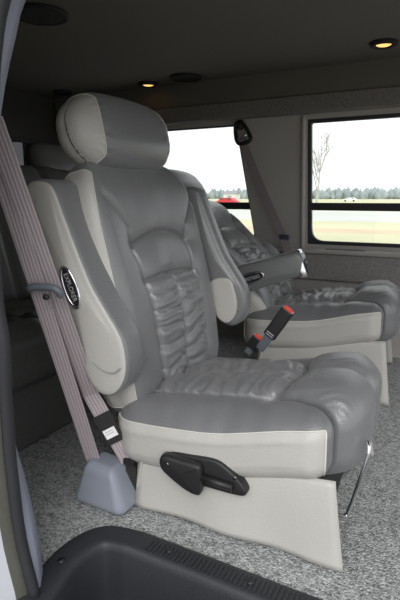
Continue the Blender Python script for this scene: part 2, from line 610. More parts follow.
def make_back(root, lean, P0, lift):
    """v up along the back, w forward; P0 is the pivot on the seat's frame"""
    hy, hv, hw = .280, .385, .075
    P, V, Q, fid = rbox((hw, hy, hv), (.055, .06, .11), .0040)
    V = V.copy()
    fv = (V[:, 2] + hv) / (2 * hv)
    V[:, 1] *= (.97 + .05 * np.sin(np.clip(fv, 0, 1) * np.pi * .75 + .2)) * (1 - .16 * np.clip((fv - .7) / .3, 0, 1) ** 2)
    t = V[:, 1] / hy
    frontm = np.clip(V[:, 0] / hw, -1, 1)
    V[:, 0] += np.where(frontm > 0, frontm, 0) * (.020 * np.abs(t) ** 2.5 * np.sin(np.clip(fv, 0, 1) * np.pi) + .030 * np.exp(-((fv - .38) / .22) ** 2) * (1 - t ** 2) - .02 * np.clip((fv - .8) / .2, 0, 1) ** 2)
    N = normals(V, Q)
    y = V[:, 1] - .022; v = V[:, 2] + .320
    fr = np.clip(N[:, 0] * 1.6 - .1, 0, 1)
    yc = .148
    d = np.zeros(len(V))

    def groove(pts, w, dep, mask=fr):
        dd = dist_poly(y, v, pts)
        return -mask * dep * (1.05 * np.exp(-(dd / (w * .62)) ** 2) + .5 * np.exp(-(dd / (w * 2.6)) ** 2) + .35 * np.exp(-(dd / (w * 6)) ** 2))
    for s in (-1, 1):
        d += groove([(s * yc * .88, -.06), (s * yc, .2), (s * yc, .34), (s * yc * 1.04, .44)], .008, .015)
        d += groove([(s * yc * 1.04, .44), (s * .162, .49), (s * .200, .545), (s * .250, .60)], .007, .010)
    d += groove([(q, .44 + .035 * (1 - (q / yc) ** 2)) for q in np.linspace(-yc * 1.04, yc * 1.04, 11)], .008, .014)
    d += groove([(q, .325 + .012 * (1 - (q / yc) ** 2)) for q in np.linspace(-yc, yc, 9)], .007, .013)
    d += groove([(0, -.06), (0, .333)], .007, .011)
    inside = (np.abs(y) < yc) & (v < .33)
    din = np.minimum(np.minimum(np.abs(np.abs(y) - yc), np.abs(y)), .33 - v)
    ru = np.where(inside, np.clip(din / .018, 0, 1), 0) * fr
    cs = np.where(y > 0, 1.0, 0.0)
    wr = 2.4 * np.abs(np.sin(np.pi * (v / .058 + 0.7 * vnoise(v * 8 + cs * 21, y * 9, 3) + .37 * cs - np.abs(y) * 1.6))) ** .7 - 1.5 + .4 * np.sin(2 * np.pi * (v / .030 + 1.6 * vnoise(v * 12, y * 15 + 4 + cs * 7, 5)))
    d += ru * .0048 * wr
    d += ru * .004
    d += fr * .002 * (vnoise(y * 16, v * 8, 12) - .5) * 2
    V = V + N * d[:, None]
    P_ = V + np.array([-hw, 0, .320])
    ex = np.array([math.cos(lean), 0, math.sin(lean)]); ez = np.array([-math.sin(lean), 0, math.cos(lean)])
    org = np.array([P0[0] - OX, .318 - OY, P0[1] + lift])
    W = frame(org, ex, (.075, 1, 0), ez)(P_)
    Nw = normals(W, Q)
    side = ((fid == 2) | (fid == 3)) & (P[Q].mean(1)[:, 0] < .0745)
    part_of('backrest', W, Q, ~side, 'dark_leather', root)
    o = part_of('backrest_side_panel', W, Q, side & (fid == 2), 'light_leather', root); o['label'] = 'light grey leather side panel'
    o = part_of('backrest_side_panel', W, Q, side & (fid == 3), 'light_leather', root); o['label'] = 'light grey leather side panel'
    seam_tubes('stitching', W, Nw, Q, side, .0013, 'thread', root, .0008)
    # headrest
    hh = (.085, .222, .104)
    P, V, Q, fid = rbox(hh, (.070, .09, .092), .007)
    V = V.copy()
    V[:, 0] += .02 * (V[:, 2] / hh[2]) * 0 - .012 * (V[:, 1] / hh[1]) ** 2 * (V[:, 0] > 0)
    V[:, 2] += .012 * (1 - (V[:, 1] / hh[1]) ** 2) * np.sign(V[:, 2]) * .8
    V[:, 1] += np.sign(V[:, 1]) * .018 * np.clip(np.abs(V[:, 1]) / hh[1] - .6, 0, 1) / .4 * (1 - (V[:, 2] / hh[2]) ** 2)
    N = normals(V, Q)
    e = np.abs(np.abs(V[:, 1]) - .165)
    d = .0018 * np.exp(-(e / .03) ** 2) * np.sin(2 * np.pi * (V[:, 2] / .02 + 2 * vnoise(V[:, 1] * 20, V[:, 2] * 20, 4))) * np.clip(N[:, 0], 0, 1)
    V = V + N * d[:, None]
    W = frame(org + np.array([0, -.02, 0]) + ez * .790 + ex * (-.062), ex, (.05, 1, 0), ez)(V)
    Nw = normals(W, Q)
    cap = np.abs(P[Q].mean(1)[:, 1]) > .172
    hr = part_of('headrest', W, Q, ~cap, 'dark_leather', root)
    for k in (2, 3):
        o = part_of('headrest_end_panel', W, Q, cap & ((P[Q].mean(1)[:, 1] > 0) == (k == 3)), 'light_leather', hr); o['label'] = 'light grey leather end panel'
    seam_tubes('stitching', W, Nw, Q, cap, .0018, 'thread', hr, .0008)
    for s in (-.07, .07):
        a = org + ez * .60 + ex * -.07 + np.array([0, s, 0]); b = a + ez * .12
        tube('headrest_post', [a, b], .006, 'steel', root)


def place_profile(V, T):
    return np.array([T(v) for v in V])


def make_armrest(root, y0, y1, lift, rot=None, pivot=None, shift=(0, 0), near=True, end_plate=False, badge=True, scale=1.0, side='light_leather', inner_dark=False, taper=1.0, badge_up=0.0):
    """raised armrest; rot turns it about its hub (pivot in x,z)"""
    out = smooth_path(ARM_OUT, 4, True)
    V, Fc, T = slab_data(out, y0, y1, .022, .008, 6, 7)
    pv = np.array(pivot if pivot is not None else (-.665, .43))

    def place(a, b, y):
        q = (np.array([a, b]) - np.array([-.665, .43])) * scale
        if rot:
            c, s = math.cos(rot), math.sin(rot)
            q = np.array([q[0] * c - q[1] * s, q[0] * s + q[1] * c])
        q = q + pv + np.array(shift)
        y = y0 + (y - y0) * float(np.interp(b, [.36, .60, .85], [taper, min(1, taper + .06), 1]))
        return (q[0] - OX, y - OY, q[1] + lift)
    W = [place(*v) for v in V]
    W = np.array(W)
    F4 = Fc

    def sub(tags_):
        fs = [f for f, t in zip(F4, T) if t in tags_]
        u = sorted({i for f in fs for i in f}); mp = {k: i for i, k in enumerate(u)}
        return W[u], [tuple(mp[i] for i in f) for f in fs]
    ctr = (y0 + y1) / 2
    arm = link('armrest', *sub((1,)), 'dark_leather', root)
    fix_normals(arm)
    n = len(out)
    for tg, nm in ((0, 'side_panel'), (2, 'side_panel')):
        if inner_dark and tg == 0:
            o = fix_normals(link(nm, *sub((0,)), 'dark_leather', arm))
            low = smooth_path([(-.672, .376), (-.648, .396), (-.634, .43), (-.632, .47), (-.645, .52), (-.668, .566), (-.74, .56), (-.775, .50), (-.73, .41), (-.70, .38)], 4, True)
            V2, F2, _ = slab_data(low, y0 - .011, y0 + .004, .006, .001, 4, 4)
            o = fix_normals(link('lower_panel', [place(*v) for v in V2], F2, 'light_leather', arm))
            o['label'] = 'light grey lower leather panel'
            continue
        o = fix_normals(link(nm, *sub((tg,)), side, arm)); o['label'] = 'grey leather side panel'
    # seams of the light panel
    ys = y0 - .0065
    for pl in ([(-.700, .455), (-.668, .436), (-.634, .434), (-.610, .452)], [(-.862, .895), (-.882, .862), (-.880, .80), (-.868, .77)]):
        tube('stitching', [place(a, b, ys) for a, b in smooth_path(pl, 6)], .0016, 'piping', arm, 6)
    if badge:
        c = np.array([-.762, .660]); ax = np.array([-.36, .93]); ax /= np.linalg.norm(ax); bx = np.array([ax[1], -ax[0]])
        c = c + ax * badge_up - bx * badge_up * .02
        L, Wd = .058, .0215

        def ell(s, k):
            return c + ax * math.cos(k) * L * s + bx * math.sin(k) * Wd * s
        K = [2 * math.pi * i / 40 for i in range(40)]
        yb = y0 - .0105
        bz = tube('badge_bezel', [place(*ell(1, k), yb) for k in K], .0042, 'chrome', arm, 8, True)
        # dark oval plate with grille ribs and raised lettering
        V2 = [place(*ell(1, k), yb) for k in K] + [place(*ell(.98, k), yb + .012) for k in K] + [place(*c, yb)]
        F2 = [(i, (i + 1) % 40, 80) for i in range(40)] + [(i, 40 + i, 40 + (i + 1) % 40, (i + 1) % 40) for i in range(40)]
        pl = fix_normals(link('badge', V2, F2, 'black_plastic', arm, smooth=False))
        cu = bpy.data.curves.new('lettering', 'FONT')
        cu.body = 'EXPLORER'
        cu.size = .0215
        cu.extrude = .0006
        cu.align_x = 'CENTER'; cu.align_y = 'CENTER'
        tmp = bpy.data.objects.new('tmp', cu)
        COL.objects.link(tmp)
        dg = bpy.context.evaluated_depsgraph_get()
        me = bpy.data.meshes.new_from_object(tmp.evaluated_get(dg))
        bpy.data.objects.remove(tmp)
        # text runs along the oval's long axis (upwards), glyph tops to the rear
        rd = ax if not rot else ax
        for v in me.vertices:
            tx, ty = v.co.x * .80, v.co.y
            q = c - ax * tx + bx * ty
            v.co = Vector(place(q[0], q[1], yb - .0012 - v.co.z))
        me.materials.append(M['print_grey'])
        o = bpy.data.objects.new('lettering', me)
        COL.objects.link(o); o.parent = arm
        o['label'] = 'pale raised lettering'
    if end_plate:
        # chromed switch plate on the tip
        tip = np.array([-.868, .942]); ax = np.array([-.36, .93]); ax /= np.linalg.norm(ax); bx = np.array([ax[1], -ax[0]])
        w = .062
        yc_, hy_ = ctr, (y1 - y0) / 2 - .008

        def rr(sa, sb, lift_):
            P = []
            for i in range(32):
                k = 2 * math.pi * i / 32
                cx = math.copysign(abs(math.cos(k)) ** .5, math.cos(k)); sy = math.copysign(abs(math.sin(k)) ** .5, math.sin(k))
                q = tip + bx * cx * w * sa + ax * lift_
                P.append(place(q[0], q[1], yc_ + sy * hy_ * sb))
            return P
        V2 = rr(1, 1, -.02) + rr(1, 1, .004) + rr(.72, .72, .007)
        F2 = [(i + a, (i + 1) % 32 + a, (i + 1) % 32 + 32 + a, i + 32 + a) for a in (0, 32) for i in range(32)] + [tuple(range(64, 96))]
        fix_normals(link('end_plate', V2, F2, 'chrome', arm))
        V3 = rr(.70, .70, .002) + rr(.68, .68, .0095)
        fix_normals(link('switch_panel', V3, [(i, (i + 1) % 32, (i + 1) % 32 + 32, i + 32) for i in range(32)] + [tuple(range(32, 64))], 'black_plastic', arm))
        q = [place(*(tip + bx * s + ax * .012), yc_) for s in (-.014, .014)]
        tube('switch', q, .006, 'steel', arm)
    return arm


def make_skirt(root, lift, hx0=-.60, hx1=0.0):
    """leather aprons that hang down both sides and the back, over a dark carpeted pedestal"""
    def apron(path, name):
        P = []
        nz = 14
        L = 0
        V = []; Fc = []
        n = len(path)
        for k in range(nz + 1):
            s = k / nz
            for i, (x, y, nx, ny) in enumerate(path):
                z0 = .008
                z1 = .225 + lift + .09 * (x if -.7 < x < .1 else 0)
                z = z1 + (z0 - z1) * s
                wv = .006 * math.sin(i * .55 + 1.3) * s + .026 * s ** .7 - .026
                V.append((x - .035 * (1 - s) * max(0, (x + .6) / .6) + nx * wv - OX, y + ny * wv - OY, z))
        for k in range(nz):
            for i in range(n - 1):
                Fc.append((k * n + i, k * n + i + 1, (k + 1) * n + i + 1, (k + 1) * n + i))
        o = link(name, V, Fc, 'light_leather', root)
        md = o.modifiers.new('thick', 'SOLIDIFY'); md.thickness = .006; md.offset = 0
        o['label'] = 'light grey leather skirt hanging to the carpet'
        hem = [V[(nz - 1) * n + i] for i in range(n)]
        tube('hem_stitching', [(a, b, c + .004) for a, b, c in hem], .0016, 'thread', o, 6)
        return o
    near = [(hx0 + (hx1 - hx0) * t, .012 - .012 * t, 0, -1) for t in np.linspace(0, 1, 26)]
    apron(near, 'skirt')
    far = [(x, .60 - y, nx, -ny) for x, y, nx, ny in near]
    apron(far, 'skirt')
    rear = [(hx0, t, -1, 0) for t in np.linspace(.012, .588, 18)]
    apron(rear, 'skirt')
    MB().box(hx0 + .05 - OX, -.075 - OX, .08 - OY, .46 - OY, .0, .2 + lift).build('pedestal', 'black_fabric', root, bevel=.02)


def make_lever(root, lift):
    """recline lever on the near side: plate, grip and release bar"""
    y = -.010 - OY

    def LX(a): return -.375 + (a + .385) * .93
    def LZ(b): return .172 + (b - .170) * .93

    def ext(name, pts, ya, yb, m, r=.006, par=root):
        V, Fc, T = slab_data(smooth_path(pts, 4, True), ya, yb, r, .002, 4, 4)
        W = [(LX(a) - OX, q - OY, LZ(b) + lift) for a, b, q in V]
        return fix_normals(link(name, W, Fc, m, par))
    plate = ext('lever_plate', [(-.50, .212), (-.42, .222), (-.345, .225), (-.30, .203), (-.265, .172), (-.252, .150), (-.262, .137), (-.30, .134), (-.37, .135), (-.44, .14), (-.49, .165)], -.010, .05, 'black_plastic')
    ext('lever_grip', [(-.514, .205), (-.50, .218), (-.45, .216), (-.40, .214), (-.382, .205), (-.378, .165), (-.382, .125), (-.395, .115), (-.43, .122), (-.47, .142), (-.505, .165), (-.516, .185)], -.034, .0, 'black_plastic', .012, plate)
    q = [(LX(-.385) - OX, -.020 - OY, LZ(.172) + lift), (LX(-.288) - OX, -.020 - OY, LZ(.163) + lift)]
    tube('release_bar', q, .010, 'black_plastic', plate, 12)
    for a, b in ((-.485, .195), (-.285, .19)):
        tube('screw', [(LX(a) - OX, (-.036 if a < -.4 else -.0135) - OY, LZ(b) + lift), (LX(a) - OX, (-.030 if a < -.4 else -.008) - OY, LZ(b) + lift)], .005, 'steel', plate, 10)


def make_bracket(root, lift):
    pts = [(.022, .12, .30), (.028, .105, .285), (.024, .10, .25), (-.008, .095, .112), (-.014, .094, .098), (-.026, .092, .093), (-.075, .09, .094)]
    P = [(a - OX, b - OY, c + lift) for a, b, c in smooth_path(pts, 5)]
    tube('footrest_bar', P, .0055, 'chrome', root, 10)


seat = thing('captain_chair', 'big grey leather captain chair filling the middle, near armrest raised along its back', 'seat', (0, 0, 0), R(2.5))
HEM = np.array([-.189, 1.099, 0])


def put(root, hem, rz):
    c, s = math.cos(rz), math.sin(rz)
    root.location = (hem[0] + c * OX - s * OY, hem[1] + s * OX + c * OY, 0)
    root.rotation_euler = (0, 0, rz)


put(seat, HEM, R(2.5))
make_cushion(seat, 0, 0)
make_back(seat, R(12), (-.590, .33), 0)
make_armrest(seat, -.045, .078, 0, shift=(.012, 0), taper=.74)
make_armrest(seat, .600, .668, 0, badge=False, shift=(.118, .052), inner_dark=True, scale=.88)
make_skirt(seat, 0)
make_lever(seat, 0)
make_bracket(seat, 0)
for xx in (-.22, -.50):
    MB().box(xx - .03 - OX, xx + .03 - OX, .10 - OY, .16 - OY, 0, .03).build('floor_bracket', 'black_plastic', seat)

seat2 = thing('captain_chair', 'grey leather captain chair by the far window, back reclined and armrest half lowered', 'seat')
L2 = .062
put(seat2, (-.232, 2.20), R(6))
make_cushion(seat2, L2, 0)
make_back(seat2, R(44), (-.560, .35), L2)
make_armrest(seat2, -.07, .025, L2, rot=R(-92), pivot=(-.925, .366), end_plate=True, scale=1.02, side='dark_leather', badge_up=.075)
make_armrest(seat2, .575, .65, L2, rot=R(32), pivot=(-.69, .45), badge=False, side='dark_leather')
make_skirt(seat2, L2)

# ------------------------------------------------------------------ bench behind
bench = thing('bench_seat', 'dark leather rear bench in the shadow behind the big chair', 'bench', (-1.65, 1.65, 0))


def soft_box(name, c, h, r, m, parent, res=.02, wr=.004, lean=0, fn=None):
    P, V, Q, fid = rbox(h, r, res)
    V = V.copy()
    N = normals(V, Q)
    d = wr * 2 * (vnoise(V[:, 0] * 9 + V[:, 2] * 5, V[:, 1] * 9, 7) - .5)
    if fn is not None:
        d = d + fn(V, N)
    V = V + N * d[:, None]
    ex = (math.cos(lean), 0, math.sin(lean)); ez = (-math.sin(lean), 0, math.cos(lean))
    W = frame(c, ex, (0, 1, 0), ez)(V)
    return link(name, W, Q, m, parent)


def bench_groove(V, N):
    g = np.zeros(len(V))
    for yy in (-.35, -.02, .31):
        g -= .02 * np.exp(-((V[:, 1] - yy) / .02) ** 2)
    return g * np.clip(np.maximum(N[:, 2], N[:, 0]), 0, 1) + .008 * np.sin(V[:, 0] * 70 + 6 * vnoise(V[:, 1] * 6, V[:, 0] * 6, 2)) * np.clip(N[:, 2], 0, 1)


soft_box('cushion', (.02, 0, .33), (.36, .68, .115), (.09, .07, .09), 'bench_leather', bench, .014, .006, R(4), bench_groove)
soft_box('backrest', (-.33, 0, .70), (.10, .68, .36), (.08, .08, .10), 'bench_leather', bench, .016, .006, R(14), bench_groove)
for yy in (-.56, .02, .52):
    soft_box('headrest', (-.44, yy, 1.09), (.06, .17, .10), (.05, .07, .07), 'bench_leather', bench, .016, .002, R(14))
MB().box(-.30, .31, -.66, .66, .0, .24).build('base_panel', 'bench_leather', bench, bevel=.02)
tube('piping', [(.372, t, .352) for t in np.linspace(-.62, .62, 20)], .004, 'piping', bench)

# ------------------------------------------------------------------ room shell
CEIL = 1.60
WY = 2.95
# step well outline (floor level), outer rim edge
WELL_OUT = [(-.80, .62), (-.835, .74), (-.85, .83), (-.835, .915), (-.79, .965), (-.70, .985), (-.50, .983), (-.28, .98), (0, .98), (.5, .98)]
WELL = smooth_path(WELL_OUT[:6], 5) + [np.array(p) for p in WELL_OUT[6:]]

fl = [(-2.75, .70), (-2.75, 3.0), (1.6, 3.0), (1.6, .62), (.5, .62)] + [tuple(p) for p in WELL[::-1] if not (p[1] < .70 and p[0] < -.5)]
bm = bmesh.new()
fv = [bm.verts.new((x, y, 0)) for x, y in fl]
bm.faces.new(fv)
bmesh.ops.triangulate(bm, faces=bm.faces[:])
bmesh.ops.recalc_face_normals(bm, faces=bm.faces)
if sum(f.normal.z for f in bm.faces) < 0:
    bmesh.ops.reverse_faces(bm, faces=bm.faces)
me = bpy.data.meshes.new('floor'); bm.to_mesh(me); bm.free()
me.materials.append(M['carpet'])
floor = struct(bpy.data.objects.new('floor', me)); COL.objects.link(floor)

# step well tray: rim, walls, bottom
well = thing('step_well', 'black moulded plastic step well inside the door opening', 'step', (-.3, .80, 0))
W_ = [np.array([p[0], p[1]]) for p in WELL]
nW = len(W_)


def inset(d):
    out = []
    for i, p in enumerate(W_):
        t = W_[min(i + 1, nW - 1)] - W_[max(i - 1, 0)]
        t = t / np.linalg.norm(t)
        nn = np.array([t[1], -t[0]])
        out.append(p + nn * d)
    return out


prof = [(-.012, .002), (-.006, .009), (.002, .010), (.02, .010), (.045, .010), (.058, .008), (.064, .0), (.068, -.015), (.074, -.12), (.078, -.18), (.085, -.198), (.095, -.202)]
V = []; Fc = []
rings = [inset(d) for d, z in prof]
for (d, z), rg in zip(prof, rings):
    for q in rg:
        V.append((q[0] + .3, q[1] - .80, z))
for k in range(len(prof) - 1):
    for i in range(nW - 1):
        Fc.append((k * nW + i, k * nW + i + 1, (k + 1) * nW + i + 1, (k + 1) * nW + i))
last = (len(prof) - 1) * nW
bi = len(V)
V += [(.8, .60 - .80, -.202), (-.70 + .3, .60 - .80, -.202)]
Fc.append(tuple(range(last, last + nW)) + (bi, bi + 1))
fix_normals(link('tray', V, Fc, 'well_plastic', well))
# ribbed tread along the straight rim
mb = MB()
x = -.66
while x < .45:
    mb.box(x + .3, x + .006 + .3, .932 - .80, .976 - .80, .009, .0125)
    x += .012
mb.build('tread_ribs', 'well_plastic', well)
for (sx, sy) in ((-.817, .80), (-.598, .958), (-.374, .956), (-.1, .956)):
    tube('screw', [(sx + .3, sy - .80, .009), (sx + .3, sy - .80, .0145)], .009, 'black_plastic', well, 12)
# raised oval pad on the tray bottom
V2, F2, _ = slab_data([(.18 * math.cos(k) - .45, .10 * math.sin(k) + .78) for k in np.linspace(0, 2 * math.pi, 24, endpoint=False)], -.205, -.186, .008, 0, 4, 3)
fix_normals(link('step_pad', [(a + .3, b - .8, t) for a, b, t in V2], F2, 'well_plastic', well))

# sill along the open door edge
struct(MB().box(-.80, 1.6, .60, .63, -.45, -.03).build('trim_7', 'body_paint', bevel=.008))

# ceiling
struct(MB().box(-2.75, 1.6, .78, WY + .05, CEIL, CEIL + .03).build('ceiling', 'headliner'))
# roof header over the door opening and the outer skin of the roof
struct(MB().box(-2.75, 1.6, .70, .80, 1.40, CEIL + .03).build('trim_1', 'headliner'))

# far wall with two slanted window openings
B0, T0 = .625, 1.335
wl0, wl1t, wl1b = -2.40, -1.315, -1.170
wr0, wr1 = -.870, .32
V = []; Fc = []


def wq(*p):
    k = len(V)
    for x, z in p:
        V.append((x, WY, z))
    Fc.append(tuple(range(k, k + len(p))))


wq((-2.75, 0), (1.6, 0), (1.6, B0), (-2.75, B0))
wq((-2.75, T0), (1.6, T0), (1.6, CEIL), (-2.75, CEIL))
wq((-2.75, B0), (wl0, B0), (wl0, T0), (-2.75, T0))
wq((wl1b, B0), (wr0 + .03, B0), (wr0, T0), (wl1t, T0))
wq((wr1, B0), (1.6, B0), (1.6, T0), (wr1, T0))
k = len(V)
# reveals
for a, b in (((wl1b, B0), (wl1t, T0)), ((wl0, T0), (wl0, B0)), ((wr0, T0), (wr0 + .03, B0)), ((wr1, B0), (wr1, T0)),
             ((wl0, B0), (wl1b, B0)), ((wl1t, T0), (wl0, T0)), ((wr0 + .03, B0), (wr1, B0)), ((wr1, T0), (wr0, T0))):
    q = len(V)
    V += [(a[0], WY, a[1]), (b[0], WY, b[1]), (b[0], WY + .05, b[1]), (a[0], WY + .05, a[1])]
    Fc.append((q, q + 1, q + 2, q + 3))
o = struct(link('wall_far', V, Fc, 'wall_vinyl', smooth=False))


def rounded_quad(c, rad, k=6):
    """c: four (x,z) corners ccw; rounded"""
    out = []
    n = len(c)
    for i in range(n):
        p = np.array(c[i]); a = np.array(c[i - 1]); b = np.array(c[(i + 1) % n])
        r_ = rad[i]
        u = (a - p) / np.linalg.norm(a - p); w = (b - p) / np.linalg.norm(b - p)
        p0 = p + u * r_; p1 = p + w * r_
        for j in range(k + 1):
            t = j / k
            out.append((1 - t) ** 2 * p0 + 2 * t * (1 - t) * p + t * t * p1)
    return out


def window(name, corners, rad, bar, gw=.02):
    root = bpy.data.objects.new(name, None); COL.objects.link(root); struct(root)
    cen = np.mean(np.array(corners), 0)
    root.location = (cen[0], WY + .03, cen[1])

    def loc(p, y):
        return (p[0] - cen[0], y - WY - .03, p[1] - cen[1])
    outer = [p for p in rounded_quad(corners, [.004] * 4)]
    inner_c = [np.array(p) + np.sign(cen - np.array(p)) * gw for p in corners]
    inner = rounded_quad(inner_c, rad)
    n = len(outer)
    V = []; Fc = []
    for ring, y in ((outer, WY + .022), (outer, WY + .002), (inner, WY + .006), (inner, WY + .034)):
        V += [loc(p, y) for p in ring]
    for a in range(3):
        for i in range(n):
            j = (i + 1) % n
            Fc.append((a * n + i, a * n + j, (a + 1) * n + j, (a + 1) * n + i))
    fix_normals(link('window_gasket', V, Fc, 'rubber', root, smooth=False))
    x0 = min(p[0] for p in corners); x1 = max(p[0] for p in corners)
    xb0 = np.interp(bar, [corners[0][1], corners[3][1]], [corners[0][0], corners[3][0]]) + .004
    xb1 = np.interp(bar, [corners[1][1], corners[2][1]], [corners[1][0], corners[2][0]]) - .004
    MB().box(xb0 - cen[0], xb1 - cen[0], -.022, .008, bar - .022 - cen[1], bar + .022 - cen[1]).build('window_bar', 'rubber', root, bevel=.004)
    ring = inner
    V = [loc(p, WY + .024) for p in ring] + [loc(p, WY + .028) for p in ring]
    Fc = [tuple(range(n))[::-1], tuple(range(n, 2 * n))] + [(i, (i + 1) % n, n + (i + 1) % n, n + i) for i in range(n)]
    fix_normals(link('window_pane', V, Fc, 'pane', root, smooth=False))
    return root


window('window_1', [(wl0, B0), (wl1b, B0), (wl1t, T0), (wl0, T0)], [.06, .06, .02, .02], .845, .007)
window('window_2', [(wr0 + .03, B0), (wr1, B0), (wr1, T0), (wr0, T0)], [.075, .075, .012, .012], .845)

# pale inner trim strip along the front window edge
P = [(wr0 - .022, WY - .004, T0 + .02), (wr0 - .012, WY - .004, 1.0), (wr0 + .004, WY - .004, B0 - .06)]
struct(tube('trim_2', smooth_path(P, 8), .014, 'wall_vinyl', None, 10))

# valance, cove, sill ledge, lower fabric panel
struct(MB().box(-2.74, 1.55, WY - .06, WY - .001, 1.362, 1.462).build('trim_3', 'valance_fabric', bevel=.012))
V = []; Fc = []
prof = [(WY - .050, 1.463), (WY - .046, 1.53), (WY - .040, CEIL + .001)]
for y, z in prof:
    V += [(-2.74, y, z), (1.58, y, z)]
for i in range(len(prof) - 1):
    Fc.append((2 * i, 2 * i + 1, 2 * i + 3, 2 * i + 2))
struct(link('trim_4', V, Fc, 'headliner'))
struct(MB().box(-1.13, 1.55, WY - .07, WY - .001, .575, .602).build('trim_5', 'wall_vinyl', bevel=.01))
struct(MB().box(-1.13, 1.55, WY - .045, WY - .001, .42, .574).build('trim_6', 'wall_fabric', bevel=.008))
# slot in the ledge and a small control knob
tag(MB().box(-.72, -.50, WY - .058, WY - .02, .6005, .6045).build('vent_slot', 'black_plastic', bevel=.001),
    'narrow dark vent slot let into the window ledge', 'vent')

# rear wall with tinted windows
struct(MB().box(-2.80, -2.75, .66, 3.0, 0, .62).box(-2.80, -2.75, .66, 3.0, 1.30, CEIL).box(-2.80, -2.75, .66, .95, .62, 1.30).box(-2.80, -2.75, 1.72, 1.90, .62, 1.30).box(-2.80, -2.75, 2.75, 3.0, .62, 1.30).build('wall_rear', 'rear_trim_shaded'))
for i, (a, b) in enumerate(((.95, 1.72), (1.90, 2.75))):
    rt_ = bpy.data.objects.new('window_%d' % (i + 3), None); COL.objects.link(rt_); struct(rt_); rt_.location = (-2.775, (a + b) / 2, .96)
    hw = (b - a) / 2
    MB().box(-.004, .004, -hw, hw, -.34, .34).build('window_pane', 'dark_pane', rt_)
    m_ = MB().box(.0, .03, -hw, hw, .31, .34).box(.0, .03, -hw, hw, -.34, -.31).box(0, .03, -hw, -hw + .03, -.31, .31).box(0, .03, hw - .03, hw, -.31, .31)
    m_.build('window_gasket', 'rubber', rt_)

# near wall behind the door opening: skin, jamb, inside lining, following the pillar's curve
SEAL = [(3, 0), (-6, 60), (-8, 110), (-11, 170), (-8, 230), (-3, 300), (4, 345), (6, 393), (10, 453), (13, 480), (21, 540), (36, 600)]
TRIM = [(22, -5), (14, 35), (6, 70), (1, 100), (-4, 140), (-7, 230), (-4, 300), (3, 345), (7, 393), (14, 453), (23, 480), (37, 540), (43, 585), (46, 612), (48, 650)]
seal_w = smooth_path([at(u, v, .69) for u, v in SEAL], 4)
trim_w = smooth_path([at(u, v, .74) for u, v in TRIM], 4)
up_ = [seal_w[0] + np.array([.20, 0, .16]), seal_w[0] + np.array([.07, 0, .075])]
seal_full = smooth_path([up_[0], up_[1]] + seal_w[::4], 4)
sl = tube('weatherstrip', seal_full, .013, 'rubber', None, 12)
tag(sl, 'black rubber weatherstrip running down the edge of the door opening', 'weatherstrip')


def lerp_curve(C, z):
    zz = np.array([p[2] for p in C])[::-1]; xx = np.array([p[0] for p in C])[::-1]
    return float(np.interp(z, zz, xx))


ZS = np.linspace(-.12, CEIL, 40)


def ex(C, z):
    zt = C[0][2]
    if z > zt:
        return lerp_curve(C, zt) + (z - zt) * .9
    return lerp_curve(C, z)


V = []; Fc = []
for z in ZS:
    xs, xt = ex(seal_w, z), ex(trim_w, z)
    V += [(min(xt + .035, xs - .004), .694, z), (xt + .02, .715, z), (xt, .74, z), (xt - .012, .755, z), (xt - .05, .785, z), (-2.75, .80, z)]
for k in range(len(ZS) - 1):
    for i in range(5):
        Fc.append((k * 6 + i, k * 6 + i + 1, (k + 1) * 6 + i + 1, (k + 1) * 6 + i))
o = fix_normals(link('wall_near', V, Fc, ['jamb_trim', 'wall_vinyl']))
for p in o.data.polygons:
    if p.index % 5 == 4:
        p.material_index = 1
struct(o)
# outer body side: painted skin and the dark return to the seal
V = []; Fc = []
for z in np.linspace(-.45, CEIL, 40):
    xs = ex(seal_w, max(z, -.12)) + (0.10 * max(0, -.12 - z) / .3)
    V += [(xs - .014, .684, z), (xs - .024, .664, z), (xs - .027, .662, z), (xs - .045, .650, z), (xs - .10, .640, z), (-2.75, .62, z)]
for k in range(39):
    for i in range(5):
        Fc.append((k * 6 + i, k * 6 + i + 1, (k + 1) * 6 + i + 1, (k + 1) * 6 + i))
o = fix_normals(link('wall_outer', V, Fc, ['body_paint', 'body_gap']))
for p in o.data.polygons:
    if p.index % 5 < 2:
        p.material_index = 1
struct(o)

# ------------------------------------------------------------------ ceiling fittings


def disc(name, r, z0, z1, m, parent=None, n=32, r2=None):
    r2 = r2 or r
    V = [(r * math.cos(2 * math.pi * i / n), r * math.sin(2 * math.pi * i / n), z0) for i in range(n)] + \
        [(r2 * math.cos(2 * math.pi * i / n), r2 * math.sin(2 * math.pi * i / n), z1) for i in range(n)]
    Fc = [tuple(range(n))[::-1], tuple(range(n, 2 * n))] + [(i, (i + 1) % n, n + (i + 1) % n, n + i) for i in range(n)]
    return fix_normals(link(name, V, Fc, m, parent, smooth=False))


def reading_light(x, y, label):
    t = thing('reading_light', label, 'ceiling light', (x, y, CEIL - .001), 0, 'lit reading lights in the ceiling')
    tube('bezel', [(.048 * math.cos(k), .048 * math.sin(k), -.004) for k in np.linspace(0, 2 * math.pi, 28, endpoint=False)], .015, 'speaker_black', t, 8, True)
    disc('lamp_cup', .045, -.010, 0, 'speaker_black', t)
    disc('lens', .028, -.014, -.0105, 'lamp_lens', t, r2=.034)


reading_light(-.424, 2.604, 'lit reading light in the ceiling above the far right window')
reading_light(-1.857, 2.80, 'lit reading light in the ceiling just behind the big headrest')


def speaker(name, x, y, r, label, cat='speaker', group='dark round ceiling speakers'):
    t = thing(name, label, cat, (x, y, CEIL - .001), 0, group)
    tube('rim', [(r * math.cos(k), r * math.sin(k), -.005) for k in np.linspace(0, 2 * math.pi, 36, endpoint=False)], .010, 'speaker_black', t, 8, True)
    disc('grille', r, -.012, 0, 'speaker_black', t, r2=r * .98)


